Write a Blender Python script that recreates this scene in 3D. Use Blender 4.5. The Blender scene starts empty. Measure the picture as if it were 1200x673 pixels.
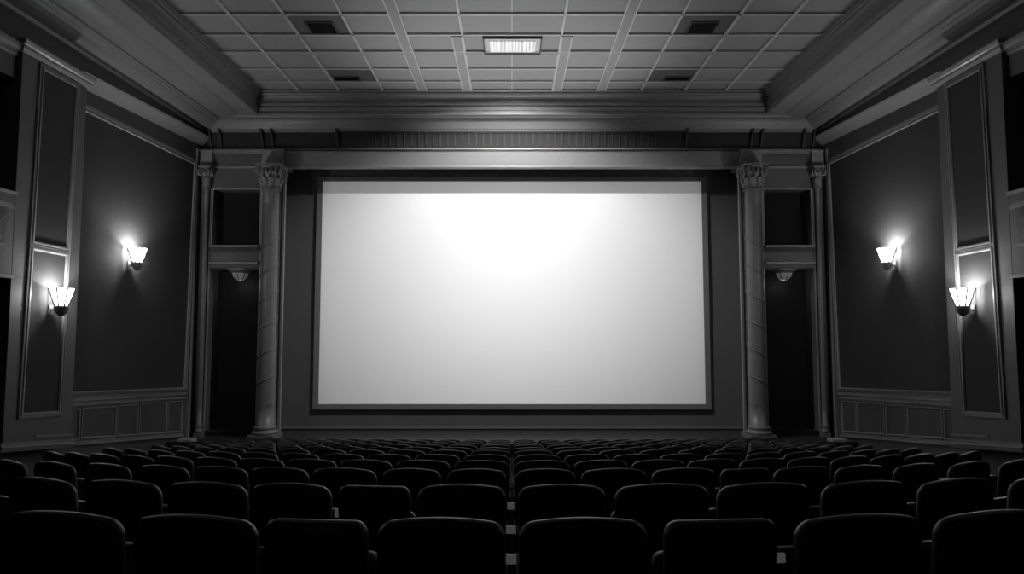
import bpy, math, random
from mathutils import Vector, Matrix
random.seed(7)
C = bpy.context.scene
CZ = 3.9          # camera height above the lowest floor; every z below is written relative to the camera
PI = math.pi

# ------------------------------------------------------------------ materials
def mat(name, col, rough=.6, metal=0.0, emit=0.0, spec=.5, noise=0.0, scale=40.0, bump=0.0, bscale=None):
    m = bpy.data.materials.new(name); m.use_nodes = True
    nt = m.node_tree; b = nt.nodes['Principled BSDF']
    c = (col, col, col, 1) if not isinstance(col, tuple) else (*col, 1)
    b.inputs['Base Color'].default_value = c
    b.inputs['Roughness'].default_value = rough
    b.inputs['Metallic'].default_value = metal
    b.inputs['Specular IOR Level'].default_value = spec
    if emit:
        b.inputs['Emission Color'].default_value = (1, 1, 1, 1)
        b.inputs['Emission Strength'].default_value = emit
    tc = None
    if noise or bump:
        tc = nt.nodes.new('ShaderNodeTexCoord')
        n = nt.nodes.new('ShaderNodeTexNoise'); n.inputs['Scale'].default_value = scale; n.inputs['Detail'].default_value = 4
        nt.links.new(tc.outputs['Object'], n.inputs['Vector'])
    if noise:
        mx = nt.nodes.new('ShaderNodeMix'); mx.data_type = 'RGBA'
        mx.inputs['A'].default_value = tuple(x * (1 - noise) for x in c[:3]) + (1,)
        mx.inputs['B'].default_value = tuple(x * (1 + noise) for x in c[:3]) + (1,)
        nt.links.new(n.outputs['Fac'], mx.inputs['Factor'])
        nt.links.new(mx.outputs['Result'], b.inputs['Base Color'])
    if bump:
        n2 = nt.nodes.new('ShaderNodeTexNoise'); n2.inputs['Scale'].default_value = bscale or scale; n2.inputs['Detail'].default_value = 3
        nt.links.new(tc.outputs['Object'], n2.inputs['Vector'])
        bp = nt.nodes.new('ShaderNodeBump'); bp.inputs['Strength'].default_value = bump; bp.inputs['Distance'].default_value = .01
        nt.links.new(n2.outputs['Fac'], bp.inputs['Height'])
        nt.links.new(bp.outputs['Normal'], b.inputs['Normal'])
    return m

M_WALL = mat('painted_plaster', .12, .7, noise=.08, scale=3, bump=.05, bscale=60)
M_TRIM = mat('moulding_paint', .31, .33, noise=.05, scale=6)
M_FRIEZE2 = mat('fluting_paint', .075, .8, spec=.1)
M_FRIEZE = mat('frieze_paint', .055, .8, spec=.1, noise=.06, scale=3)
M_CORN = mat('cornice_paint', .26, .42, noise=.05, scale=4)
M_PIL = mat('pilaster_paint', .16, .6, noise=.06, scale=3)
M_FABRIC = mat('dark_wall_fabric', .06, .85, noise=.15, scale=90, bump=.2, bscale=220)
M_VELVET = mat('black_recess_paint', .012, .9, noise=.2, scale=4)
M_BACK = mat('screen_wall_felt', .125, .9, noise=.08, scale=30)
M_BORD = mat('screen_border_felt', .22, .9, noise=.1, scale=60)
M_SCREEN = mat('matte_white_screen', .85, .95, spec=.1, noise=.01, scale=2)
M_TILE = mat('ceiling_tile', .34, .85, noise=.05, scale=25, bump=.15, bscale=120)
M_RIB = mat('ceiling_rib', .60, .4)
M_STONE = mat('column_stone', .18, .4, noise=.1, scale=5, bump=.1, bscale=20)
M_CARVE = mat('capital_plaster', .24, .45, noise=.45, scale=26, bump=1.0, bscale=34)
M_FLOOR = mat('dark_carpet', .012, .95, noise=.3, scale=150, bump=.3, bscale=300)
M_STAGE = mat('stage_boards', .03, .5, noise=.2, scale=8)
M_LEATHER = mat('black_leather', .035, .42, noise=.2, scale=60, bump=.12, bscale=350, spec=.6)
M_PIPING = mat('leather_piping', .02, .35, spec=.6)
M_PLASTIC = mat('black_plastic', .004, .6, spec=.1)
M_METAL = mat('dark_metal', .05, .4, metal=.6)
M_VENT = mat('vent_metal', .05, .6)
M_VENTP = mat('vent_plate', .12, .7)
M_VENTD = mat('vent_shadow', .008, .9)
M_FRAMEL = mat('lamp_frame_metal', .05, .45, metal=.3)
M_MARK = mat('plate_glow', .3, .5, emit=.045)  # pale plates, not lamps; faint glow added to lift them from the dark
M_LAMPCUP = mat('lamp_cup', .22, .5)
M_GLASS = mat('lit_opal_glass', .8, .3, emit=7.0)
_nt = M_GLASS.node_tree; _mx = _nt.nodes.new('ShaderNodeMixShader'); _tr = _nt.nodes.new('ShaderNodeBsdfTransparent')
_mx.inputs[0].default_value = .6
_nt.links.new(_nt.nodes['Principled BSDF'].outputs[0], _mx.inputs[1]); _nt.links.new(_tr.outputs[0], _mx.inputs[2])
_nt.links.new(_mx.outputs[0], _nt.nodes['Material Output'].inputs['Surface'])
M_BOWL = mat('bowl_glass', .5, .3, emit=.04)

def diffuser():
    m = mat('ribbed_diffuser', .7, .4)
    nt = m.node_tree; b = nt.nodes['Principled BSDF']
    tc = nt.nodes.new('ShaderNodeTexCoord')
    w = nt.nodes.new('ShaderNodeTexWave'); w.wave_type = 'BANDS'; w.bands_direction = 'X'
    w.inputs['Scale'].default_value = 3.6; w.inputs['Distortion'].default_value = 5; w.inputs['Detail'].default_value = 3; w.inputs['Detail Scale'].default_value = 2
    mp = nt.nodes.new('ShaderNodeMapping'); mp.inputs['Scale'].default_value = (1, .05, 1)
    nt.links.new(tc.outputs['Object'], mp.inputs['Vector']); nt.links.new(mp.outputs['Vector'], w.inputs['Vector'])
    r = nt.nodes.new('ShaderNodeMapRange'); r.inputs['To Min'].default_value = .08; r.inputs['To Max'].default_value = .6
    nt.links.new(w.outputs['Fac'], r.inputs['Value'])
    b.inputs['Emission Color'].default_value = (1, 1, 1, 1)
    nt.links.new(r.outputs['Result'], b.inputs['Emission Strength'])
    return m
M_DIFF = diffuser()

# ------------------------------------------------------------------ mesh builder
class MB:
    def __init__(s): s.v = []; s.f = []; s.sm = []
    def add(s, vs, fs, smooth=False):
        b = len(s.v); s.v += [tuple(p) for p in vs]
        for f in fs: s.f.append(tuple(b + i for i in f)); s.sm.append(smooth)
    def box(s, x0, x1, y0, y1, z0, z1):
        if x0 > x1: x0, x1 = x1, x0
        if y0 > y1: y0, y1 = y1, y0
        if z0 > z1: z0, z1 = z1, z0
        v = [(x0,y0,z0),(x1,y0,z0),(x1,y1,z0),(x0,y1,z0),(x0,y0,z1),(x1,y0,z1),(x1,y1,z1),(x0,y1,z1)]
        s.add(v, [(0,3,2,1),(4,5,6,7),(0,1,5,4),(1,2,6,5),(2,3,7,6),(3,0,4,7)])
    def hexa(s, bottom, top):           # two quads of matching winding
        s.add(list(bottom) + list(top), [(0,3,2,1),(4,5,6,7),(0,1,5,4),(1,2,6,5),(2,3,7,6),(3,0,4,7)])
    def loft(s, rings, closed=True, caps=True, smooth=True):
        n = len(rings[0]); vs = [p for r in rings for p in r]; fs = []
        for i in range(len(rings) - 1):
            for j in range(n if closed else n - 1):
                k = (j + 1) % n
                fs.append((i*n+j, i*n+k, (i+1)*n+k, (i+1)*n+j))
        if caps and closed:
            fs.append(tuple(range(n))[::-1]); fs.append(tuple((len(rings)-1)*n + j for j in range(n)))
        s.add(vs, fs, smooth)
    def lathe(s, prof, cx=0, cy=0, seg=24, smooth=True, caps=True, a0=0.0):
        s.loft([[(cx + r*math.cos(a0+2*PI*j/seg), cy + r*math.sin(a0+2*PI*j/seg), z) for j in range(seg)] for r, z in prof], True, caps, smooth)
    def tube(s, pts, r, seg=8, closed=False):
        pts = [Vector(p) for p in pts]; n = len(pts); rings = []
        up = None
        for i, p in enumerate(pts):
            a = pts[(i-1) % n] if (closed or i > 0) else p
            b = pts[(i+1) % n] if (closed or i < n-1) else p
            t = (b - a).normalized()
            if up is None:
                up = Vector((0,0,1)) if abs(t.z) < .9 else Vector((1,0,0))
            u = (up - t * up.dot(t)); u = u.normalized() if u.length > 1e-6 else t.orthogonal().normalized()
            up = u; w = t.cross(u)
            rr = r[i] if isinstance(r, (list, tuple)) else r
            rings.append([p + u*rr*math.cos(2*PI*j/seg) + w*rr*math.sin(2*PI*j/seg) for j in range(seg)])
        if closed: rings.append(rings[0])
        s.loft(rings, True, not closed, True)
    def build(s, name, m, parent=None, origin=(0,0,0), bevel=0, autosmooth=False):
        """origin is the (camera-relative) point the object stands at"""
        me = bpy.data.meshes.new(name)
        ox, oy, oz = origin
        me.from_pydata([(x-ox, y-oy, z-oz) for x, y, z in s.v], [], s.f)
        me.materials.append(m)
        for p, k in zip(me.polygons, s.sm): p.use_smooth = k
        import bmesh
        bm = bmesh.new(); bm.from_mesh(me); bmesh.ops.recalc_face_normals(bm, faces=bm.faces); bm.to_mesh(me); bm.free()
        me.update()
        o = bpy.data.objects.new(name, me); C.collection.objects.link(o)
        if parent: o.parent = parent
        else: o.location = (ox, oy, oz + CZ)
        if bevel:
            b = o.modifiers.new('bevel', 'BEVEL'); b.width = bevel; b.segments = 2; b.limit_method = 'ANGLE'
        return o

def struct(o): o['kind'] = 'structure'; return o
def tag(o, label, cat, group=None):
    o['label'] = label; o['category'] = cat
    if group: o['group'] = group
    return o
def empty(name, loc, label, cat, group=None, rz=0):
    o = bpy.data.objects.new(name, None); C.collection.objects.link(o)
    o.empty_display_size = .1
    o.location = (loc[0], loc[1], loc[2] + CZ); o.rotation_euler = (0, 0, rz)
    return tag(o, label, cat, group)
SIDE = {-1: 'left', 1: 'right'}

def offset_poly(poly, d):
    """poly: closed list of 2-D points; offset outward by d with mitred corners"""
    n = len(poly); area = sum(poly[i][0]*poly[(i+1)%n][1] - poly[(i+1)%n][0]*poly[i][1] for i in range(n))
    sg = 1 if area > 0 else -1; out = []
    for i in range(n):
        p0, p1, p2 = Vector(poly[i-1]), Vector(poly[i]), Vector(poly[(i+1) % n])
        e1 = (p1 - p0).normalized(); e2 = (p2 - p1).normalized()
        n1 = Vector((e1.y, -e1.x)) * sg; n2 = Vector((e2.y, -e2.x)) * sg
        b = (n1 + n2); b = b / (b.dot(n1))
        out.append(p1 + b * d)
    return out
def frame(mb, poly, prof, P, smooth=False):
    """moulded frame: prof = [(outward offset, height above plane)], P(a, b, h) -> 3-D point"""
    rings = []
    for d, h in prof:
        q = offset_poly(poly, d); rings.append([P(p.x, p.y, h) for p in q])
    n = len(poly); vs = [p for r in rings for p in r]; fs = []
    m = len(rings)
    for i in range(m):
        k = (i + 1) % m
        for j in range(n):
            l = (j + 1) % n
            fs.append((i*n+j, i*n+l, k*n+l, k*n+j))
    mb.add(vs, fs, smooth)
def sideP(sg, X):       # a plane x = sg*X facing the room; a = y, b = z
    return lambda a, b, h: (sg * (X - h), a, b)
def farP(D):            # a plane y = D facing the camera; a = x, b = z
    return lambda a, b, h: (a, D - h, b)
FR3 = [(-.02,-.01), (-.02,.02), (.0,.05), (.03,.05), (.035,.025), (.06,.025), (.065,.06), (.10,.06), (.11,.04), (.15,.035), (.16,.0), (.16,-.01)]
FR2 = [(-.01,-.01), (-.01,.02), (.01,.04), (.04,.04), (.045,.02), (.07,.02), (.075,.035), (.10,.03), (.11,-.01)]
FR1 = [(-.01,-.01), (-.01,.02), (.0,.03), (.03,.03), (.045,-.01)]

def rail(mb, sg, X, y0, z0, y1, z1, prof):
    """moulding running along a side wall from (y0,z0) to (y1,z1); prof = [(dz, h)] closed"""
    rings = [[(sg * (X - h), y, z + dz) for dz, h in prof] for y, z in ((y0, z0), (y1, z1))]
    mb.loft(rings, True, True, False)

# ------------------------------------------------------------------ shell
W = 9.3; DF = 18.0; ZC = 6.8
def fl(y): return max(-3.9, -1.343 - .158 * y)
# floor: one slab, raked from the back of the hall down to the flat in front of the stage
m = MB(); ys = [-4, 16.18, 19.2]
for a, b in zip(ys, ys[1:]):
    m.hexa([(-W-.3, a, fl(a)-.3), (W+.3, a, fl(a)-.3), (W+.3, b, fl(b)-.3), (-W-.3, b, fl(b)-.3)],
           [(-W-.3, a, fl(a)), (W+.3, a, fl(a)), (W+.3, b, fl(b)), (-W-.3, b, fl(b))])
struct(m.build('floor', M_FLOOR))
# stage
m = MB(); m.box(-W+.02, W-.02, 16.65, 19.18, -3.88, -3.20)
m.box(-W+.02, W-.02, 16.58, 16.70, -3.11, -3.20)
struct(m.build('stage', M_STAGE, bevel=.01))

for sg in (-1, 1):
    n = SIDE[sg]
    m = MB()
    def wb(y0, y1, z0, z1): m.box(sg*W, sg*(W+.25), y0, y1, z0, z1)
    wb(-4, 6.0, -4.1, 7.1); wb(10.87, 19, -4.1, 7.1); wb(6.0, 10.87, 4.57, 7.1); wb(6.0, 10.87, .88, 2.4); wb(6.0, 10.87, -4.1, -1.32)
    struct(m.build('wall_' + n, M_WALL))
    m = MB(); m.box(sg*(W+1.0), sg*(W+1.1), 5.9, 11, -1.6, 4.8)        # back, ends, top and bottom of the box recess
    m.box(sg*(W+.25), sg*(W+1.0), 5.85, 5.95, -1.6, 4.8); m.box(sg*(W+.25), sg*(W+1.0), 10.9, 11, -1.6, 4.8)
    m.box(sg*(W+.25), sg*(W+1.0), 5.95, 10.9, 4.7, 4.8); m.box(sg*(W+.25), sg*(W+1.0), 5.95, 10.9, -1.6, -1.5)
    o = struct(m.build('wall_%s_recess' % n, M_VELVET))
    # band between the two openings, flush with the pilaster face, and the pilaster itself
    m = MB(); X = 8.95
    zb = lambda y: -2.14 - (y - 10.86) * .142
    m.hexa([(sg*X, 10.87, zb(10.87)), (sg*(W+.02), 10.87, zb(10.87)), (sg*(W+.02), 12.56, zb(12.56)), (sg*X, 12.56, zb(12.56))],
           [(sg*X, 10.87, 5.12), (sg*(W+.02), 10.87, 5.12), (sg*(W+.02), 12.56, 5.12), (sg*X, 12.56, 5.12)])
    m.box(sg*X, sg*(W+.02), 6.0, 10.87, .88, 2.4)
    m.box(sg*(X+.10), sg*(W+.02), 6.0, 10.83, 4.50, 4.95)
    struct(m.build('trim_1', M_PIL, bevel=.008)); 
    # cap moulding of the pilaster and thin edge strips round the openings
    m = MB()
    cap = [(-.02,-.02), (-.02,.04), (.05,.07), (.09,.07), (.11,.11), (.17,.13), (.2,.13), (.2,-.02)]
    rings = []
    for dz, h in cap:
        rings.append([(sg*(X-h), 10.85-h*.6, 5.02+dz), (sg*(X-h), 12.58+h*.6, 5.02+dz), (sg*W, 12.58+h*.6, 5.02+dz), (sg*W, 10.85-h*.6, 5.02+dz)])
    m.loft(rings, True, True, False)
    rail(m, sg, X, 10.9, .88, 6.0, .88, [(-.03,-.02), (-.03,.015), (.03,.015), (.03,-.02)])
    rail(m, sg, X, 10.9, 2.38, 6.0, 2.38, [(-.03,-.02), (-.03,.015), (.03,.015), (.03,-.02)])
    rail(m, sg, W, 10.83, 5.02, 6.0, 5.02, [(-.12,-.02), (-.12,.26), (-.08,.29), (-.03,.29), (.0,.34), (.04,.37), (.10,.38), (.14,.36), (.14,-.02)])
    rail(m, sg, W, 10.86, -1.36, 6.0, -1.36, [(-.1,-.02), (-.1,.1), (-.06,.12), (-.04,.07), (0,.07), (.02,.14), (.08,.14), (.08,-.02)])
    struct(m.build('trim_2', M_TRIM))
    # wall: rails and wainscot between the pilaster and the far corner
    m = MB()
    prof = [(-.16,-.02), (-.16,.05), (-.12,.07), (-.10,.03), (-.05,.03), (-.03,.08), (.02,.08), (.04,.04), (.08,.04), (.1,.10), (.15,.12), (.17,-.02)]
    rail(m, sg, W, 12.56, -1.53, 17.45, -1.92, prof)
    prof = [(-.06,-.02), (-.06,.06), (-.03,.06), (-.02,.03), (.03,.03), (.05,-.02)]
    rail(m, sg, W, 12.56, -2.40, 17.45, -3.06, prof)
    zt = lambda y: -1.69 - (y-12.56)*.080; zl = lambda y: -2.36 - (y-12.56)*.135
    cuts = [12.62, 13.29, 14.52, 15.35, 16.62, 17.4]
    for a, b in zip(cuts, cuts[1:]):
        g = .05; frame(m, [(a+g, zl(a)+g), (b-g, zl(b)+g), (b-g, zt(b)-g), (a+g, zt(a)-g)], [(-.02,-.01), (-.02,.015), (.0,.03), (.03,.03), (.035,-.01)], sideP(sg, W))
    # base moulding under the pilaster
    rail(m, sg, X, 10.8, zb(10.8)+.02, 12.6, zb(12.6)+.02, [(-.10,-.3), (-.10,.03), (-.02,.06), (.01,.03), (.06,.03), (.08,-.3)])
    rail(m, sg, X, 11.6, zb(11.6)+.17, 12.6, zb(12.6)+.17, [(-.02,-.02), (-.02,.02), (.02,.02), (.02,-.02)])
    struct(m.build('trim_3', M_TRIM))
    m = MB()          # high moulding between the panels and the crown, corner strips
    rail(m, sg, W, 12.6, 5.25, 17.98, 5.52, [(-.14,-.02), (-.14,.04), (-.06,.08), (.02,.14), (.10,.22), (.14,.24), (.16,-.02)])
    m.box(sg*(W+.02), sg*(W-.06), 17.62, 17.70, -3.20, 5.2)
    struct(m.build('trim_4', M_TRIM))
    # dark skirting following the rake
    m = MB()
    m.hexa([(sg*(W-.03), -3.9, fl(-3.9)), (sg*(W+.02), -3.9, fl(-3.9)), (sg*(W+.02), 16.18, fl(16.18)), (sg*(W-.03), 16.18, fl(16.18))],
           [(sg*(W-.03), -3.9, fl(-3.9)+.22), (sg*(W+.02), -3.9, fl(-3.9)+.22), (sg*(W+.02), 16.18, fl(16.18)+.22), (sg*(W-.03), 16.18, fl(16.18)+.22)])
    struct(m.build('baseboard_' + n, M_PLASTIC))

# far wall with the proscenium opening and two bays either side
m = MB()
for sg in (-1, 1):
    def b(x0, x1, z0, z1, y0=DF, y1=DF+.55): m.box(sg*x0, sg*x1, y0, y1, z0, z1)
    b(8.93, 9.4, -3.20, 4.72); b(7.30, 7.48, -3.20, 4.72); b(7.48, 8.93, 4.09, 4.72); b(7.48, 8.93, 1.70, 2.33, DF, DF+.5)
    b(7.05, 7.30, -3.20, 4.72, DF+.05)
for sg in (-1, 1): m.box(sg*6.75, sg*9.4, DF, DF+.55, 4.7, 5.22)
struct(m.build('wall_far', M_WALL))
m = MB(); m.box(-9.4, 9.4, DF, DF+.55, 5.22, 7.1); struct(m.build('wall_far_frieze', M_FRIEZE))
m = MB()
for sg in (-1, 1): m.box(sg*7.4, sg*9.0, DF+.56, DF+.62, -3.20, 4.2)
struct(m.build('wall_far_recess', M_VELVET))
m = MB(); m.box(-7.3, 7.3, 19.08, 19.18, -3.20, 5.3)
struct(m.build('wall_screen', M_BACK))
m = MB(); m.box(-W-.25, W+.25, -4.2, -4.0, -4.1, 7.1); struct(m.build('wall_back', M_WALL))

# splayed head and jambs of the proscenium opening
m = MB()
# head: slopes back and down towards the screen wall
prof = [(17.98,5.26),(17.88,5.26),(17.88,5.20),(17.92,5.18),(18.00,4.80),(17.97,4.78),(17.97,4.735),(18.02,4.72),(18.14,4.72),(18.16,4.78),(19.08,4.95),(19.08,5.3)]
m.loft([[(x, y, z) for y, z in prof] for x in (-6.8, 6.8)], True, True, False)
struct(m.build('trim_5', M_CORN))
m = MB()
for sg in (-1, 1):
    prof = [(6.92,18.1), (6.92,17.90), (6.86,17.88), (6.84,17.93), (6.80,17.93), (6.78,17.86), (6.72,17.86), (6.71,17.92), (7.14,19.08), (7.25,19.08), (6.98,18.1)]
    m.loft([[(sg*x, y, z) for x, y in prof] for z in (-3.20, 4.74)], True, True, False)
struct(m.build('trim_6', M_CORN))
m = MB(); m.box(-7.1, 7.1, 19.03, 19.08, -3.20, -3.15); m.box(-7.1, 7.1, 18.98, 19.08, -3.16, -3.12)
struct(m.build('baseboard_far', M_PIL))
m = MB()
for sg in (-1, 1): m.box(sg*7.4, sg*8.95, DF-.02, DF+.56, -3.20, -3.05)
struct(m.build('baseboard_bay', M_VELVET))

# entablature: string lines, blocks above the columns, brackets and fluted frieze
m = MB()
for z0, z1, h in ((4.70,4.76,.07), (4.76,4.79,.03), (5.16,5.20,.06), (5.20,5.25,.12), (5.28,5.31,.03)):
    for sg in (-1, 1): m.box(sg*6.82, sg*9.3, DF-h, DF+.02, z0, z1)
m.box(-6.82, 6.82, DF-.12, DF+.02, 5.20, 5.25); m.box(-6.82, 6.82, DF-.03, DF+.02, 5.28, 5.31)
for sg in (-1, 1):
    for x0, x1 in ((6.80, 7.42), (8.92, 9.28)):
        m.box(sg*x0, sg*x1, DF-.16, DF, 4.74, 5.18)
        m.box(sg*(x0-.03), sg*(x1+.02), DF-.19, DF, 5.16, 5.22); m.box(sg*(x0-.02), sg*(x1+.02), DF-.18, DF, 4.70, 4.76)
struct(m.build('trim_7', M_TRIM, bevel=.006))
m = MB()
for sg in (-1, 1):
    for x in (5.2, 7.15, 7.45, 8.7, 9.0):
        m.hexa([(sg*(x-.03), DF-.06, 5.31), (sg*(x+.03), DF-.06, 5.31), (sg*(x+.03), DF+.01, 5.31), (sg*(x-.03), DF+.01, 5.31)],
               [(sg*(x-.03+.06), DF-.14, 5.88), (sg*(x+.03+.06), DF-.14, 5.88), (sg*(x+.03+.06), DF+.01, 5.88), (sg*(x-.03+.06), DF+.01, 5.88)])
n = 40
for i in range(n + 1):
    x = -4.3 + 8.6 * i / n
    m.box(x-.022, x+.022, DF-.035, DF+.01, 5.38, 5.78)
m.box(-5.2, 5.2, DF-.04, DF+.01, 5.78, 5.84)
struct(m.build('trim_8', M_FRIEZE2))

# cornice and tray ceiling: one profile swept along left, far and right walls (x inset and y inset differ)
def sweepU(mb, prof, y0=-3.9, smooth=False):
    rings = [[(-x, y0, z) for x, y, z in prof], [(-x, y, z) for x, y, z in prof], [(x, y, z) for x, y, z in prof], [(x, y0, z) for x, y, z in prof]]
    n = len(prof); vs = [p for r in rings for p in r]; fs = []
    for i in range(3):
        for j in range(n):
            k = (j+1) % n; fs.append((i*n+j, i*n+k, (i+1)*n+k, (i+1)*n+j))
    mb.add(vs, fs, smooth)
m = MB()
prof = [(9.32,18.02,5.80), (9.18,17.97,5.80), (9.14,17.95,5.86), (9.02,17.90,5.88), (8.92,17.86,5.93), (8.84,17.80,6.00), (8.80,17.76,6.06), (8.76,17.74,6.06),
        (8.74,17.72,6.10), (8.68,17.69,6.10), (8.67,17.69,6.155), (8.56,17.66,6.155), (8.55,17.66,6.12), (8.50,17.64,6.12)]
for i in range(1, 9):
    a = i/8*PI/2
    prof.append((8.50-.50*math.sin(a), 17.64-.10*math.sin(a), 6.12+.18*(1-math.cos(a))))
prof += [(8.0,17.54,6.34), (9.32,18.02,6.34)]
sweepU(m, prof)
struct(m.build('trim_9', M_CORN))
m = MB()
prof = [(8.3,17.66,6.36), (7.97,17.60,6.24), (7.92,17.57,6.17), (7.46,17.42,6.17), (7.44,17.41,6.13), (7.38,17.38,6.13), (7.37,17.37,6.19), (7.42,17.40,6.20), (7.42,17.40,6.24),
        (7.40,17.37,6.26), (7.395,17.35,6.34), (7.43,17.39,6.35), (7.43,17.39,6.38), (7.39,17.35,6.40), (7.38,17.33,6.46), (7.41,17.36,6.47)]
for i in range(0, 7):
    a = i/6*PI/2
    prof.append((7.41-.08*(1-math.cos(a)), 17.36-.09*(1-math.cos(a)), 6.48+.18*math.sin(a)))
prof += [(7.30,17.24,6.67), (7.28,17.22,6.70), (7.28,17.22,6.75), (7.24,17.19,6.77), (7.24,17.19,6.81), (8.3,17.66,6.81)]
sweepU(m, prof)
struct(m.build('trim_10', M_CORN))

# ceiling tiles and ribs
m = MB(); m.box(-W-.25, W+.25, -4, 19, 6.82, 7.1)
struct(m.build('ceiling', M_TILE))
m = MB()
def rb(x0, x1, y0, y1, d=.035): m.box(x0, x1, y0, y1, 6.82-d, 6.83)
for sg in (-1, 1):
    for x, w, y0 in ((2.57, .12, -3.5), (1.30, .12, 13.9)):
        for e in (x-w, x+w): rb(sg*(e-.014), sg*(e+.014), y0, 17.3, .062)
    for x, w, d in ((1.16,.022,.05), (3.72,.028,.05), (4.98,.035,.05), (6.16,.035,.055)):
        rb(sg*(x-w), sg*(x+w), -3.5, 17.3, d)
rb(-.012, .012, -3.5, 17.3, .018)
tr = [16.58, 15.73, 14.78, 13.84, 12.91] + [12.91-.93*i for i in range(1, 17)]
for y in tr:
    if abs(y-14.78) < .01:
        rb(-7.3, 7.3, y-.08, y-.055, .058); rb(-7.3, 7.3, y+.055, y+.08, .058)
    else: rb(-7.3, 7.3, y-.024, y+.024, .05)
struct(m.build('trim_11', M_RIB))
m = MB()
for sg in (-1, 1):
    rb(sg*2.45, sg*2.69, -3.5, 17.3, .055); rb(sg*1.18, sg*1.42, 13.9, 17.3, .055)
rb(-7.3, 7.3, 14.71, 14.85, .052)
struct(m.build('trim_13', M_TILE))

# ------------------------------------------------------------------ wall fabric panels
for sg in (-1, 1):
    P = sideP(sg, W)
    o = empty('wall_panel', (sg*W, 15.2, -1.8), 'large dark fabric panel in a moulded frame on the %s wall beside the far corner' % SIDE[sg], 'wall panel')
    og = (sg*W, 15.2, -1.8)
    poly = [(12.56, -1.42), (17.42, -1.80), (17.58, 4.80), (12.56, 4.72)]
    m = MB(); f = offset_poly(poly, .02)
    m.hexa([P(p.x, p.y, .0) for p in f], [P(p.x, p.y, .02) for p in f]); m.build('fabric', M_FABRIC, o, og)
    m = MB(); frame(m, [(12.60, -1.38), (17.40, -1.76), (17.56, 4.72), (12.60, 4.66)], FR3, P); m.build('frame', M_TRIM, o, og)
    X = 8.95; P = sideP(sg, X)
    for nm, poly in (('upper', [(11.32, 1.58), (12.16, 1.56), (12.22, 4.88), (11.36, 4.88)]), ('lower', [(11.26, -1.60), (12.14, -1.68), (12.16, 1.40), (11.32, 1.42)])):
        og = (sg*X, 11.7, poly[0][1])
        o = empty('wall_panel', og, 'narrow dark fabric panel, %s of two on the %s pilaster%s' % (nm, SIDE[sg], ', behind the near wall lamp' if nm == 'lower' else ''), 'wall panel')
        m = MB(); f = offset_poly(poly, .01)
        m.hexa([P(p.x, p.y, -.005) for p in f], [P(p.x, p.y, .008) for p in f]); m.build('fabric', M_FABRIC, o, og)
        m = MB(); frame(m, offset_poly(poly, -.0), FR2 if nm == 'upper' else FR2, P); m.build('frame', M_TRIM, o, og)

# ------------------------------------------------------------------ frames of the bays either side of the proscenium
m = MB()
for sg in (-1, 1):
    P = farP(DF)
    frame(m, [(sg*7.50, 2.36), (sg*8.91, 2.36), (sg*8.91, 4.07), (sg*7.50, 4.07)], FR1 if sg else FR1, P)
    for x0, x1 in ((7.42, 7.47), (7.30, 7.34)): m.box(sg*x0, sg*x1, DF-.05, DF+.02, -3.20, 4.1)
    for x0, x1 in ((8.95, 8.99), (9.03, 9.10), (9.14, 9.16)): m.box(sg*x0, sg*x1, DF-.05, DF+.02, -3.20, 4.1)
    # the moulded ledge between the upper and the lower opening
    prof = [(0,2.36), (.16,2.36), (.18,2.30), (.14,2.27), (.08,2.22), (.05,2.18), (.05,1.92), (.12,1.90), (.16,1.86), (.16,1.83), (.10,1.81), (.10,1.72), (.06,1.68), (0,1.68)]
    m2 = MB(); m2.loft([[(sg*x, DF-h, z) for h, z in prof] for x in (7.47, 8.92)], True, True, False)
    struct(m2.build('trim_14', M_PIL))
    for z0, z1, h in ((2.31,2.37,.19), (1.83,1.87,.17)): m.box(sg*7.47, sg*8.92, DF-h, DF-.05, z0, z1)
struct(m.build('trim_12', M_TRIM))

# ------------------------------------------------------------------ columns
def leaf(mb, ang, cx, cy, z0, h, r0, r1, w):
    """an upright acanthus leaf whose tip curls outward"""
    rings = []; N = 8
    for i in range(N + 1):
        t = i / N
        r = r0 + (r1 - r0) * t**2.2 + .02
        z = z0 + h * (t if t < .8 else .8 + .2*math.sin((t-.8)/.2*PI*.9)*.6)
        ww = w * (math.sin(PI * min(1, .18 + .82*(1-t)))**.6 + .1) * (.85 + .15*math.cos(i*PI))
        rg = []
        for k, (s_, q) in enumerate(((-1, 0), (-.5, .018), (0, .006), (.5, .018), (1, 0), (.5, -.012), (0, -.014), (-.5, -.012))):
            a = ang + s_ * ww / r
            rr = r + q + (.03 if k == 2 and False else 0)
            rg.append((cx + rr*math.cos(a), cy + rr*math.sin(a), z))
        rings.append(rg)
    mb.loft(rings, True, True, True)
def volute(mb, ang, cx, cy, z, r, s):
    pts = []; rad = []
    for i in range(22):
        t = i / 21; a = -PI*.6 + t*PI*3.2; q = s * (1 - .8*t)
        rr = r + q*math.cos(a); pts.append((cx + rr*math.cos(ang), cy + rr*math.sin(ang), z + q*math.sin(a))); rad.append(.026*(1-.5*t))
    mb.tube(pts, rad, 6)
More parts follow.
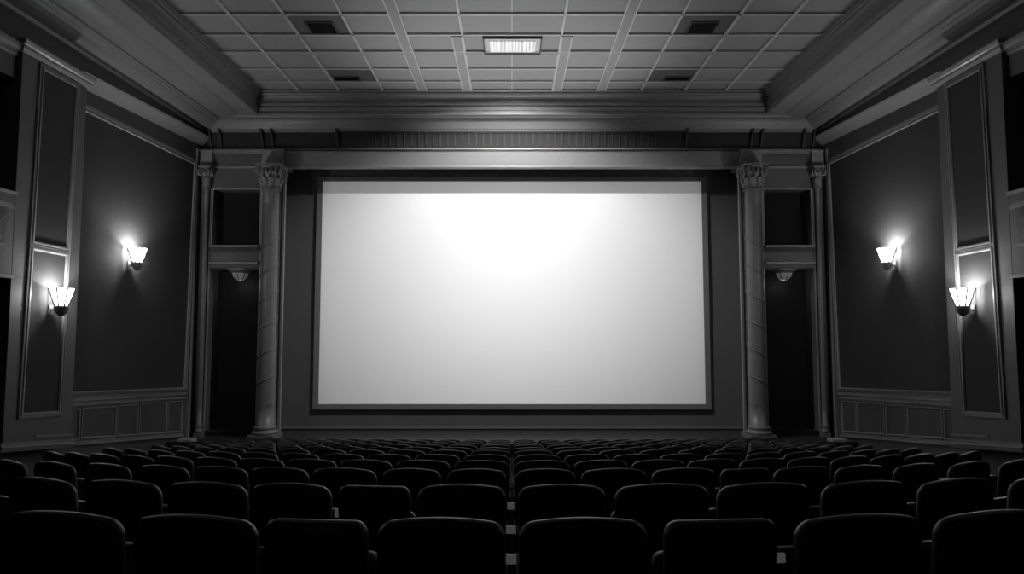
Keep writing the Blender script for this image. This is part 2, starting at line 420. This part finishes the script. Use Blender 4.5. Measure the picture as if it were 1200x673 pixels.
def column(sg, cx, cy, r, z0, zsh, ztop, label, bands, capr, hook=1):
    og = (cx, cy, z0)
    o = empty('column', og, label, 'column', 'columns flanking the screen')
    m = MB(); k = r
    m.box(cx-k*1.45, cx+k*1.45, cy-k*1.45, cy+k*1.45, z0, z0+.12)
    m.lathe([(k*1.38, z0+.12), (k*1.45, z0+.16), (k*1.38, z0+.21), (k*1.2, z0+.22), (k*1.16, z0+.26), (k*1.25, z0+.29), (k*1.22, z0+.33), (k*1.08, z0+.36)], cx, cy, 32)
    m.build('base', M_STONE, o, og)
    m = MB(); pr = []
    for i in range(13):
        t = i/12; pr.append((k*(1.0-.08*t), z0+.34 + (zsh-z0-.34)*t))
    m.lathe([(k*1.08, z0+.34)] + pr + [(k*1.06, zsh+.0), (k*1.08, zsh+.03), (k*1.0, zsh+.06)], cx, cy, 36)
    sh = m.build('shaft', M_STONE, o, og)
    if bands:
        for off in (0, .17):
            m = MB(); pts = []; p = .78; zt, zb_ = zsh - 1.35, z0 + .9; N = int((zt-zb_)/p*28)
            for i in range(N + 1):
                z = zt - off - (zt-zb_-.2)*i/N
                a = -PI/2 + sg*(-1)*(z*2*PI/p)
                rr = k*(1.0 - .08*(z-z0)/(zsh-z0)) + .001
                pts.append((cx + rr*math.cos(a), cy + rr*math.sin(a), z))
            m.tube(pts, .026 if off == 0 else .016, 6); m.build('spiral_band', M_STONE, sh, og)
    m = MB(); H = ztop - zsh
    m.lathe([(k*.95, zsh+.05), (k*.98, zsh+H*.35), (k*1.1, zsh+H*.7), (k*1.45, zsh+H*.88), (k*1.45, ztop-.05)], cx, cy, 28)
    s = capr*.96
    m.box(cx-s, cx+s, cy-s, cy+s, ztop-.06, ztop)
    cap = m.build('capital', M_CARVE, o, og)
    m = MB(); nl = 10
    for i in range(nl): leaf(m, 2*PI*i/nl, cx, cy, zsh+.06, H*.42, k*1.0, k*1.38, k*.36)
    for i in range(nl): leaf(m, 2*PI*(i+.5)/nl, cx, cy, zsh+.10, H*.66, k*1.02, k*1.5, k*.36)
    m.build('leaves', M_CARVE, cap, og)
    m = MB()
    for i in range(4): 
        a = PI/4 + i*PI/2
        for da in (-.16, .16): volute(m, a+da, cx, cy, ztop-.05-H*.17, capr*1.0, H*.16)
    for i in range(4):
        for da in (-.28, 0, .28): volute(m, i*PI/2+da, cx, cy, ztop-.06-H*.2, k*1.35, H*.11)
    m.build('scrolls', M_CARVE, cap, og)
for sg in (-1, 1):
    column(sg, sg*7.07, 17.70, .255, -3.20, 3.95, 4.70, 'tall round column with spiral bands and carved capital, %s of the screen' % SIDE[sg], True, .36)
    column(sg, sg*9.04, 17.84, .075, -3.20, 4.02, 4.70, 'slim column with carved capital in the far %s corner of the hall' % SIDE[sg], False, .18)

# ------------------------------------------------------------------ screen
SX, SZ0, SZ1, SD = 5.97, -2.41, 4.55, 19.00
o = empty('projection_screen', (0, SD, -2.55), 'wide glowing white cinema screen with grey border on the far wall', 'screen')
m = MB(); m.box(-SX, SX, SD, SD+.02, SZ0, SZ1); m.build('screen_surface', M_SCREEN, o, (0, SD, -2.55))
m = MB(); m.box(-SX-.17, -SX, SD-.02, SD+.05, SZ0-.16, SZ1+.14); m.box(SX, SX+.17, SD-.02, SD+.05, SZ0-.16, SZ1+.14)
m.box(-SX, SX, SD-.02, SD+.05, SZ1, SZ1+.14); m.box(-SX, SX, SD-.02, SD+.05, SZ0-.16, SZ0)
m.build('screen_border', M_BORD, o, (0, SD, -2.55))

# ------------------------------------------------------------------ wall lamps
def bulb(name, loc, power, r):
    d = bpy.data.lights.new(name, 'POINT'); d.energy = power; d.shadow_soft_size = r
    b = bpy.data.objects.new(name, d); C.collection.objects.link(b); b.location = (loc[0], loc[1], loc[2] + CZ)
def sconce(sg, y, z, wallX, label):
    """shade centre height z; lamp stands off the wall by .24"""
    x = sg*(wallX - .225); og = (x, y, z - .37)
    o = empty('wall_lamp', og, label, 'wall lamp', 'fan-shaped wall lamps')
    a0 = PI/8
    a0 += math.atan2(-y, -x)
    zb_, zt = z - .17, z + .17; rb_, rt = .11, .222
    m = MB(); seg = 8
    ring = lambda r, zz, sc=1: [(x + r*math.cos(a0+2*PI*j/seg), y + r*math.sin(a0+2*PI*j/seg), zz) for j in range(seg)]
    m.loft([ring(rb_, zb_), ring(rt, zt), ring(rt-.012, zt), ring(rb_-.012, zb_+.01)], True, False, False)
    m.build('lamp_shade', M_GLASS, o, og)
    m = MB()
    a, b = ring(rb_+.003, zb_), ring(rt+.004, zt)
    for p, q in zip(a, b): m.tube([p, q], .014, 6)
    for rg in (a,): m.tube(rg, .009, 6, True)
    m.build('shade_frame', M_FRAMEL, o, og)
    m = MB(); m.lathe([(.122, zb_+.005), (.122, zb_-.03), (.112, zb_-.08), (.085, zb_-.14), (.045, zb_-.185), (.012, zb_-.20)], x, y, 24)
    m.build('cup', M_LAMPCUP, o, og)
    m = MB(); m.box(x, sg*(wallX-.01), y-.018, y+.018, zb_-.09, zb_-.055)
    m.lathe([(.0, 0), (.0, 0)], x, y, 4) if False else None
    m.box(sg*(wallX-.03), sg*(wallX-.008), y-.05, y+.05, zb_-.16, zb_+.02)
    m.build('wall_bracket', M_LAMPCUP, o, og)
    bulb('lamp_bulb', (x - sg*.03, y, z + .06), 95 if wallX > 9 else 58, .05)
for sg in (-1, 1):
    sconce(sg, 14.68, 1.70, W-.02, 'lit fan-shaped glass wall lamp on the large dark panel of the %s wall' % SIDE[sg])
    sconce(sg, 11.80, .55, 8.94, 'lit fan-shaped glass wall lamp low on the near %s pilaster' % SIDE[sg])

# bowl lamps under the ledges of the bays
for sg in (-1, 1):
    cx, cy, zt = sg*8.10, DF+.12, 1.66
    og = (cx, cy, zt-.42)
    o = empty('bowl_lamp', og, 'faintly glowing bowl lamp hanging under the ledge %s of the %s column' % ('outside', SIDE[sg]), 'lamp', 'bowl lamps under the bay ledges')
    m = MB(); m.lathe([(.235, zt-.09), (.225, zt-.15), (.19, zt-.22), (.12, zt-.29), (.03, zt-.325)], cx, cy, 28); m.build('bowl', M_BOWL, o, og)
    m = MB()
    for k in range(7):
        a = 2*PI*k/7+.3; m.tube([(cx+r*math.cos(a), cy+r*math.sin(a), z) for r, z in ((.24, zt-.09), (.23, zt-.15), (.195, zt-.225), (.125, zt-.295), (.02, zt-.33))], .010, 6)
    m.lathe([(.0, zt-.36), (.02, zt-.345), (.025, zt-.33), (.01, zt-.315)], cx, cy, 12)
    m.build('bowl_frame', M_FRAMEL, o, og)
    m = MB(); m.lathe([(.36, zt+.02), (.35, zt-.02), (.29, zt-.05), (.245, zt-.09), (.24, zt-.10)], cx, cy, 28); m.build('ceiling_cup', M_TRIM, o, og)
    bulb('lamp_bulb', (cx, cy+.1, zt-.45), 1.5, .08)

# ------------------------------------------------------------------ ornamented boxes on the band of the side walls
for sg in (-1, 1):
    X0, X1 = 8.95, 8.80; y0, y1, z0, z1 = 9.95, 10.60, 1.42, 2.06
    og = (sg*X0, (y0+y1)/2, z0)
    o = empty('wall_box', og, 'grey ornamented box with crossed curved lines on the near %s wall band' % SIDE[sg], 'wall box')
    m = MB()
    m.hexa([(sg*X0, y0, z0), (sg*(X1+.05), y0, z0), (sg*(X1+.05), y1-.05, z0), (sg*X0, y1-.05, z0)],
           [(sg*X0, y0, z1), (sg*X1, y0, z1), (sg*X1, y1, z1), (sg*X0, y1, z1)])
    m.build('body', M_PIL, o, og, bevel=.006)
    m = MB(); m.box(sg*(X0), sg*(X1-.03), y0-.03, y1+.05, z1, z1+.05); m.box(sg*X0, sg*(X1-.0), y0-.02, y1+.03, z1+.05, z1+.09)
    m.build('top_moulding', M_TRIM, o, og)
    m = MB(); m.box(sg*X0, sg*(X1+.0), y0, y1-.03, z0-.03, z0+.01); m.build('bottom_ledge', M_TRIM, o, og)
    m = MB(); xs = sg*(X1+.018)
    arc1 = [(sg*(X1+.05-.05*t-.004), y0+.05+.5*t, z0+.03+.55*t**2.2) for t in [i/12 for i in range(13)]]
    arc2 = [(sg*(X1+.0+.05*t-.004), y0+.05+.5*t, z1-.05-.5*t**.6) for t in [i/12 for i in range(13)]]
    m.tube(arc1, .006, 5); m.tube(arc2, .006, 5); m.build('curved_line', M_TRIM, o, og)
    # the dark round-bottomed fitting seen beyond the right-hand box
for sg in (-1, 1):
    og = (sg*8.95, 9.6, 1.2)
    o = empty('wall_bracket', og, 'dark scroll bracket on the %s wall band beside the ornamented box' % SIDE[sg], 'bracket')
    m = MB(); pr = [(0,0), (.08,.02), (.12,.1), (.1,.2), (.16,.4), (.22,.62), (.24,.8), (0,.8)]
    m.loft([[(sg*(8.95-a), y, 1.2+b_) for a, b_ in pr] for y in (9.45, 9.75)], True, True, False); m.build('bracket_body', M_PIL, o, og, bevel=.01)
    m = MB(); m.loft([[(sg*(8.90 - .07*math.cos(t)), y, 1.38+.07*math.sin(t)) for t in [2*PI*i/16 for i in range(16)]] for y in (9.42, 9.78)], True, True, True); m.build('scroll', M_METAL, o, og)

# small pale step slabs in the far corners of the stage
for sg in (-1, 1):
    m = MB(); m.box(sg*8.62, sg*9.0, 16.62, 16.92, -3.20, -3.05)
    tag(m.build('step_slab', mat('pale_step', .5, .5), None, (sg*8.8, 16.8, -3.20), bevel=.006), 'small pale slab on the stage floor in the far %s corner' % SIDE[sg], 'step')

# ------------------------------------------------------------------ ceiling light and vents
og = (0, 14.38, 6.72)
o = empty('ceiling_light', og, 'rectangular ceiling light with ribbed diffuser in the middle of the ceiling', 'ceiling light')
m = MB(); x0, x1, y0, y1 = -.70, .72, 13.93, 14.80
frame(m, [(x0+.04, y0+.04), (x1-.04, y0+.04), (x1-.04, y1-.04), (x0+.04, y1-.04)], [(0,.0), (0,.06), (.03,.09), (.04,.0)], lambda a, b, h: (a, b, 6.82-h))
m.build('light_frame', M_VENTP, o, og)
m = MB(); m.box(x0+.04, x1-.04, y0+.04, y1-.04, 6.775, 6.80); m.build('backing_plate', M_RIB, o, og)
m = MB(); m.box(x0+.16, x1-.16, y0+.20, y1-.12, 6.755, 6.774); m.build('diffuser', M_DIFF, o, og)
for sx, ty0, ty1, y0, y1, xa, xb, w in ((-1, 12.94, 13.81, 13.26, 13.80, 4.02, 4.66, 'near left'), (1, 12.94, 13.81, 13.26, 13.80, 4.02, 4.66, 'near right'),
                                        (-1, 15.76, 16.55, 16.28, 16.54, 4.18, 4.90, 'far left'), (1, 15.76, 16.55, 16.28, 16.54, 4.18, 4.90, 'far right')):
    og = (sx*(xa+xb)/2, (y0+y1)/2, 6.76)
    o = empty('ceiling_vent', og, 'dark square air vent in the ceiling, %s of the four' % w, 'vent', 'ceiling vents')
    xl, xr = sorted((sx*xa, sx*xb)); tl, tr_ = sorted((sx*3.76, sx*4.94))
    m = MB(); frame(m, [(xl+.03, y0+.03), (xr-.03, y0+.03), (xr-.03, y1-.03), (xl+.03, y1-.03)], [(0,-.01), (0,.035), (.03,.03), (.04,-.01)], lambda a, b, h: (a, b, 6.82-h)); m.build('vent_frame', M_VENT, o, og)
    m = MB(); m.box(tl, tr_, ty0, ty1, 6.808, 6.825); m.build('ceiling_plate', M_VENTP, o, og)
    m = MB(); m.box(xl+.02, xr-.02, y0+.02, y1-.02, 6.80, 6.812); m.build('backing', M_VENTD, o, og)
    m = MB()
    for k in range(6):
        yy = y0+.07 + (y1-y0-.14)*k/5
        m.hexa([(xl+.05, yy-.02, 6.785), (xr-.05, yy-.02, 6.785), (xr-.05, yy-.015, 6.785), (xl+.05, yy-.015, 6.785)],
               [(xl+.05, yy+.015, 6.81), (xr-.05, yy+.015, 6.81), (xr-.05, yy+.02, 6.81), (xl+.05, yy+.02, 6.81)])
    m.build('slat', M_VENTD, o, og)

# ------------------------------------------------------------------ seats
SW = .532
def outline(w, h0, h1, r, arch, n=7):
    """rounded rectangle in x-z with a slightly arched top, counter-clockwise"""
    pts = []
    for i in range(n+1):
        a = i/n*PI/2; pts.append((w/2-r+r*math.cos(a), h1-r+r*math.sin(a)*1.0))
    for i in range(1, 10):
        pts.append(((w/2-r)*(1-2*i/10), h1))
    for i in range(n+1):
        a = PI/2+i/n*PI/2; pts.append((-w/2+r+r*math.cos(a), h1-r+r*math.sin(a)))
    r2 = .04
    for i in range(4):
        a = PI+i/3*PI/2; pts.append((-w/2+r2+.015+r2*math.cos(a), h0+r2+r2*math.sin(a)))
    for i in range(4):
        a = 1.5*PI+i/3*PI/2; pts.append((w/2-r2-.015+r2*math.cos(a), h0+r2+r2*math.sin(a)))
    return [(x, z + arch*(1-(2*x/w)**2)*(1 if z > (h0+h1)/2 else 0)) for x, z in pts]
SH = .98
def back_y(x, z): return -.035*(z-.4)/.58*2 + .12*x*x*2      # the backrest leans towards the viewer and wraps forward
def make_seat(arch, r):
    root = bpy.data.objects.new('cinema_seat', None); C.collection.objects.link(root); root.empty_display_size = .1
    m = MB(); t = .055
    rings = []
    for k, (dy, ins) in enumerate(((-t*1.08, .15), (-t*1.03, .10), (-t*.93, .062), (-t*.74, .03), (-t*.42, .008), (0, 0), (t*.45, .004), (t*.75, .018), (t*.95, .045), (t, .08))):
        ol = outline(SW-2*ins, .38+ins, SH-arch-ins, max(.02, r-ins*.6), arch)
        rings.append([(x, dy + back_y(x, z), z) for x, z in ol])
    m.loft(rings, True, True, True)
    bk = m.build('backrest', M_LEATHER, root); bk.location = (0, 0, 0)
    m = MB(); ins = .012
    ol = outline(SW-2*ins, .38+ins, SH-arch-ins+.004, r, arch)
    # piping follows the upper outline just behind the rear rim
    k0 = [i for i, p in enumerate(ol) if p[1] > .55]
    m.tube([(ol[i][0], -t*.38+back_y(*ol[i]), ol[i][1]+.001) for i in k0], .0055, 6)
    m.build('piping', M_PIPING, bk)
    # tip-up cushion, folded
    m = MB(); R = Matrix.Rotation(math.radians(68), 4, 'X') ; rings = []
    for dz, ins in ((-.05, .04), (-.035, .012), (0, 0), (.035, .012), (.05, .04)):
        ol = outline(.46-2*ins, .0+ins, .42-ins, .07, 0)
        rings.append([tuple((R @ Vector((x, z, dz))) + Vector((0, .11, .36))) for x, z in ol])
    m.loft(rings, True, True, True); m.build('seat_cushion', M_LEATHER, root)
    for s in (-1, 1):
        m = MB(); pr = [(.0,.44), (.02,.472), (.34,.482), (.37,.465), (.36,.44)]
        m.loft([[(x, y-.03, z) for y, z in pr] for x in (s*.251-.013, s*.251+.013)], True, True, False)
        m.build('armrest', M_PLASTIC, root, bevel=.006)
        m = MB(); pr = [(.02,-.05), (.06,.44), (.30,.44), (.26,.35), (.20,.1), (.24,-.05)]
        m.loft([[(x, y-.03, z) for y, z in pr] for x in (s*.251-.010, s*.251+.010)], True, True, False)
        m.build('leg', M_PLASTIC, root)
    return root
proto = {'arched': make_seat(.028, .062), 'flat': make_seat(.005, .06)}
used = set()
def children_of(o): return [c for c in bpy.data.objects if c.parent == o]
KIDS = {k: [(c, children_of(c)) for c in children_of(r)] for k, r in proto.items()}
def place(kind, x, y, z, rz, sx, label, group):
    if kind not in used: r = proto[kind]; used.add(kind)
    else:
        src = proto[kind]; r = src.copy(); C.collection.objects.link(r)
        for c, gs in KIDS[kind]:
            d = c.copy(); C.collection.objects.link(d); d.parent = r
            for g in gs:
                e = g.copy(); C.collection.objects.link(e); e.parent = d
    r.location = (x, y, z + CZ); r.rotation_euler = (0, 0, rz); r.scale = (sx, 1, 1)
    tag(r, label, 'seat', group)
    return r
ORD = ['first','second','third','fourth','fifth','sixth','seventh','eighth','ninth','tenth','eleventh','twelfth','thirteenth']
ROWN = ['nearest row', 'second row', 'third row', 'fourth row', 'fifth row', 'sixth row', 'seventh row', 'eighth row', 'ninth row', 'tenth row', 'farthest row by the stage']
ROWS = []
# rows nearest the camera: (x, width) of each seat; the others are regular
near = [
 (2.34, 10, .0, [(-1.823,.525,'a'), (-1.244,.503,'a'), (-.753,.400,'f'), (-.269,.497,'a'), (.269,.497,'a'), (.803,.440,'f'), (1.371,.523,'a'), (1.977,.524,'a')]),
 (3.36, 10, .0, [(-3.557,.51,'a'), (-2.873,.475,'a'), (-2.281,.487,'a'), (-1.732,.475,'a'), (-1.231,.460,'a'), (-.756,.400,'f'), (-.272,.49,'a'), (.270,.49,'a'), (.827,.526,'a'), (1.413,.54,'a'), (2.04,.534,'a'), (2.675,.521,'a'), (3.38,.529,'a')]),
 (4.70, 10, .0, [(-5.4,.48,'a'), (-4.747,.481,'a'), (-4.10,.470,'a'), (-3.47,.470,'a'), (-2.88,.460,'a'), (-2.343,.460,'a'), (-1.831,.472,'a'), (-1.299,.507,'a'), (-.767,.452,'a'), (-.268,.456,'a'), (.252,.466,'a'), (.78,.507,'a'), (1.33,.501,'a'), (1.838,.40,'f'), (2.33,.475,'a'), (2.88,.460,'a'), (3.47,.46,'a'), (4.10,.473,'a'), (4.78,.49,'a'), (5.4,.48,'a')]),
]
for d0, R, dz, lst in near: ROWS.append((d0, R, lst))
for d0, R, half in ((5.95,9.2,5.9), (7.1,9.2,5.9), (8.3,9.2,5.9), (9.5,9.5,6.1), (10.7,10,6.3), (11.9,10.5,6.5), (13.1,12,6.7), (14.3,17,6.9)):
    xs = []; x = .29
    while x < half:
        xs.append(x); x += .56 * math.cos(math.atan(x/R)) + .012
    ROWS.append((d0, R, [(-q, .545, 'a') for q in reversed(xs)] + [(q, .545, 'a') for q in xs]))
SEATS = {}
DZ = [.008, .034, .022, .012, .010, .008, .0, .0, .0, .0, .0]
for ri, (d0, R, lst) in enumerate(ROWS):
    L = [q for q in lst if q[0] < 0][::-1]; Rr = [q for q in lst if q[0] > 0]
    for sd, arr in (('left', L), ('right', Rr)):
        for i, (x, w, k) in enumerate(arr):
            d = d0 + x*x/(2*R); z = -.363 - .158*d + DZ[ri] - SH + (-.012 if k == 'f' else 0)
            lab = 'black padded cinema seat, %s %s of centre gap, %s' % (ORD[i], sd, ('in the ' + ROWN[ri]) if ri == 0 or ri == 10 else 'in the %s from camera' % ROWN[ri])
            kind = 'flat' if k == 'f' else 'arched'
            ang = math.atan(x/R)
            sx = w / SW * (1 + (.022*abs(x) if ri < 3 else 0))
            s = place(kind, x, d+.085, z, ang, sx, lab, 'black cinema seats')
            SEATS[(ri, sd, i)] = s

# small pale marker plates in the gaps between seat backs: part of the seat they are fixed to
def plate(key, x0, x1, z0, z1, dy):
    s = SEATS[key]
    m = MB(); m.box(x0/s.scale.x, x1/s.scale.x, dy-.012, dy, z0, z1)
    o = m.build('marker_plate', M_MARK, s); o['label'] = 'small pale marker plate in the gap beside the backrest'
plate((0,'left',0), .246, .286, .79, .825, .0)
plate((1,'left',0), .240, .294, .70, .74, .0)
plate((2,'left',0), .232, .284, .66, .71, .0)
plate((0,'left',2), -.225, -.200, .79, .825, .0)
plate((1,'left',1), -.235, -.200, .79, .825, .0)
plate((1,'right',2), .262, .285, .79, .83, .0)
plate((0,'right',1), .222, .275, .79, .825, .0)

# ------------------------------------------------------------------ light
w = bpy.data.worlds.new('world'); C.world = w; w.use_nodes = True
w.node_tree.nodes['Background'].inputs['Color'].default_value = (1, 1, 1, 1)
w.node_tree.nodes['Background'].inputs['Strength'].default_value = 0.0

# the projector: a spot light at the back of the hall that throws a rectangular frame, brightest high in the middle
PZ = 4.6; PY = -3.4
ld = bpy.data.lights.new('projector', 'SPOT'); ld.energy = 11000; ld.spot_size = math.radians(46); ld.spot_blend = .05; ld.shadow_soft_size = .03
lo = bpy.data.objects.new('projector', ld); C.collection.objects.link(lo)
lo.location = (0, PY, PZ + CZ)
TZ = (SZ0 + SZ1) / 2
dvec = Vector((0, SD - PY, TZ - PZ)); lo.rotation_euler = dvec.to_track_quat('-Z', 'Y').to_euler()
ld.use_nodes = True
nt = ld.node_tree; em = nt.nodes['Emission']
tc = nt.nodes.new('ShaderNodeTexCoord'); sep = nt.nodes.new('ShaderNodeSeparateXYZ'); nt.links.new(tc.outputs['Normal'], sep.inputs[0])
def mth(op, a, b=None, clamp=False):
    n = nt.nodes.new('ShaderNodeMath'); n.operation = op; n.use_clamp = clamp
    for i, q in enumerate((a, b)):
        if q is None: continue
        if isinstance(q, (int, float)): n.inputs[i].default_value = q
        else: nt.links.new(q, n.inputs[i])
    return n.outputs[0]
zz = mth('ABSOLUTE', sep.outputs['Z'])
U = mth('DIVIDE', sep.outputs['X'], zz); V = mth('DIVIDE', sep.outputs['Y'], zz)
# projector space -> screen height (keystone): the beam axis is pitched by phi
phi = math.atan2(PZ - TZ, SD - PY); cp, sp = math.cos(phi), math.sin(phi)
# forward = cp - ... ; for a ray (U, V, 1): y = cp + V*sp ; z = -sp + V*cp
yy = mth('ADD', mth('MULTIPLY', V, sp), cp); zr = mth('SUBTRACT', mth('MULTIPLY', V, cp), sp)
L = SD - PY
hz = mth('ADD', mth('MULTIPLY', mth('DIVIDE', zr, yy), L), PZ)           # height on the screen plane
hx = mth('MULTIPLY', mth('DIVIDE', U, yy), L)                            # across the screen plane
def inside(val, lo_, hi_):
    return mth('MULTIPLY', mth('GREATER_THAN', val, lo_), mth('LESS_THAN', val, hi_))
mask = mth('MULTIPLY', inside(hx, -SX, SX), inside(hz, SZ0, SZ1))
# vignette of the projected frame
rx = mth('DIVIDE', hx, 6.0); rz = mth('DIVIDE', mth('SUBTRACT', hz, 1.0), 4.0)
r2 = mth('ADD', mth('MULTIPLY', mth('MULTIPLY', rx, rx), .85), mth('MULTIPLY', mth('MULTIPLY', rz, rz), .6))
g = mth('POWER', 2.718, mth('MULTIPLY', r2, -1.0))
nt.links.new(mth('MULTIPLY', mask, g), em.inputs['Strength'])

def spot(name, loc, target, power, deg, blend, r):
    d = bpy.data.lights.new(name, 'SPOT'); d.energy = power; d.spot_size = math.radians(deg); d.spot_blend = blend; d.shadow_soft_size = r
    b = bpy.data.objects.new(name, d); C.collection.objects.link(b); b.location = (loc[0], loc[1], loc[2] + CZ)
    b.rotation_euler = (Vector(target) - Vector(loc)).to_track_quat('-Z', 'Y').to_euler(); return b
# the ceiling light washes down over the screen; the head of the opening shades the top of the screen
spot('ceiling_wash', (0, 14.45, 6.70), (0, 19, 1.6), 1650, 93, .8, .10).scale = (1.8, 1, 1)
# added spot, no fixture modelled: brightens the ceiling and cornice from below
spot('ceiling_fill', (0, 16.35, -3.3), (0, 15.0, 6.8), 2300, 54, 1.0, .3)
# ------------------------------------------------------------------ camera
cam = bpy.data.cameras.new('camera'); cam.sensor_width = 36; cam.lens = 36*715/1200; cam.clip_end = 100
co = bpy.data.objects.new('camera', cam); C.collection.objects.link(co)
co.location = (0, 0, CZ); co.rotation_euler = (math.radians(90 + 3.641), 0, 0)
C.camera = co
C.view_settings.view_transform = 'Standard'; C.view_settings.look = 'None'; C.view_settings.exposure = 0; C.view_settings.gamma = 1
C.view_settings.use_curve_mapping = False
C.cycles.max_bounces = 8; C.cycles.diffuse_bounces = 5
C.cycles.use_denoising = True
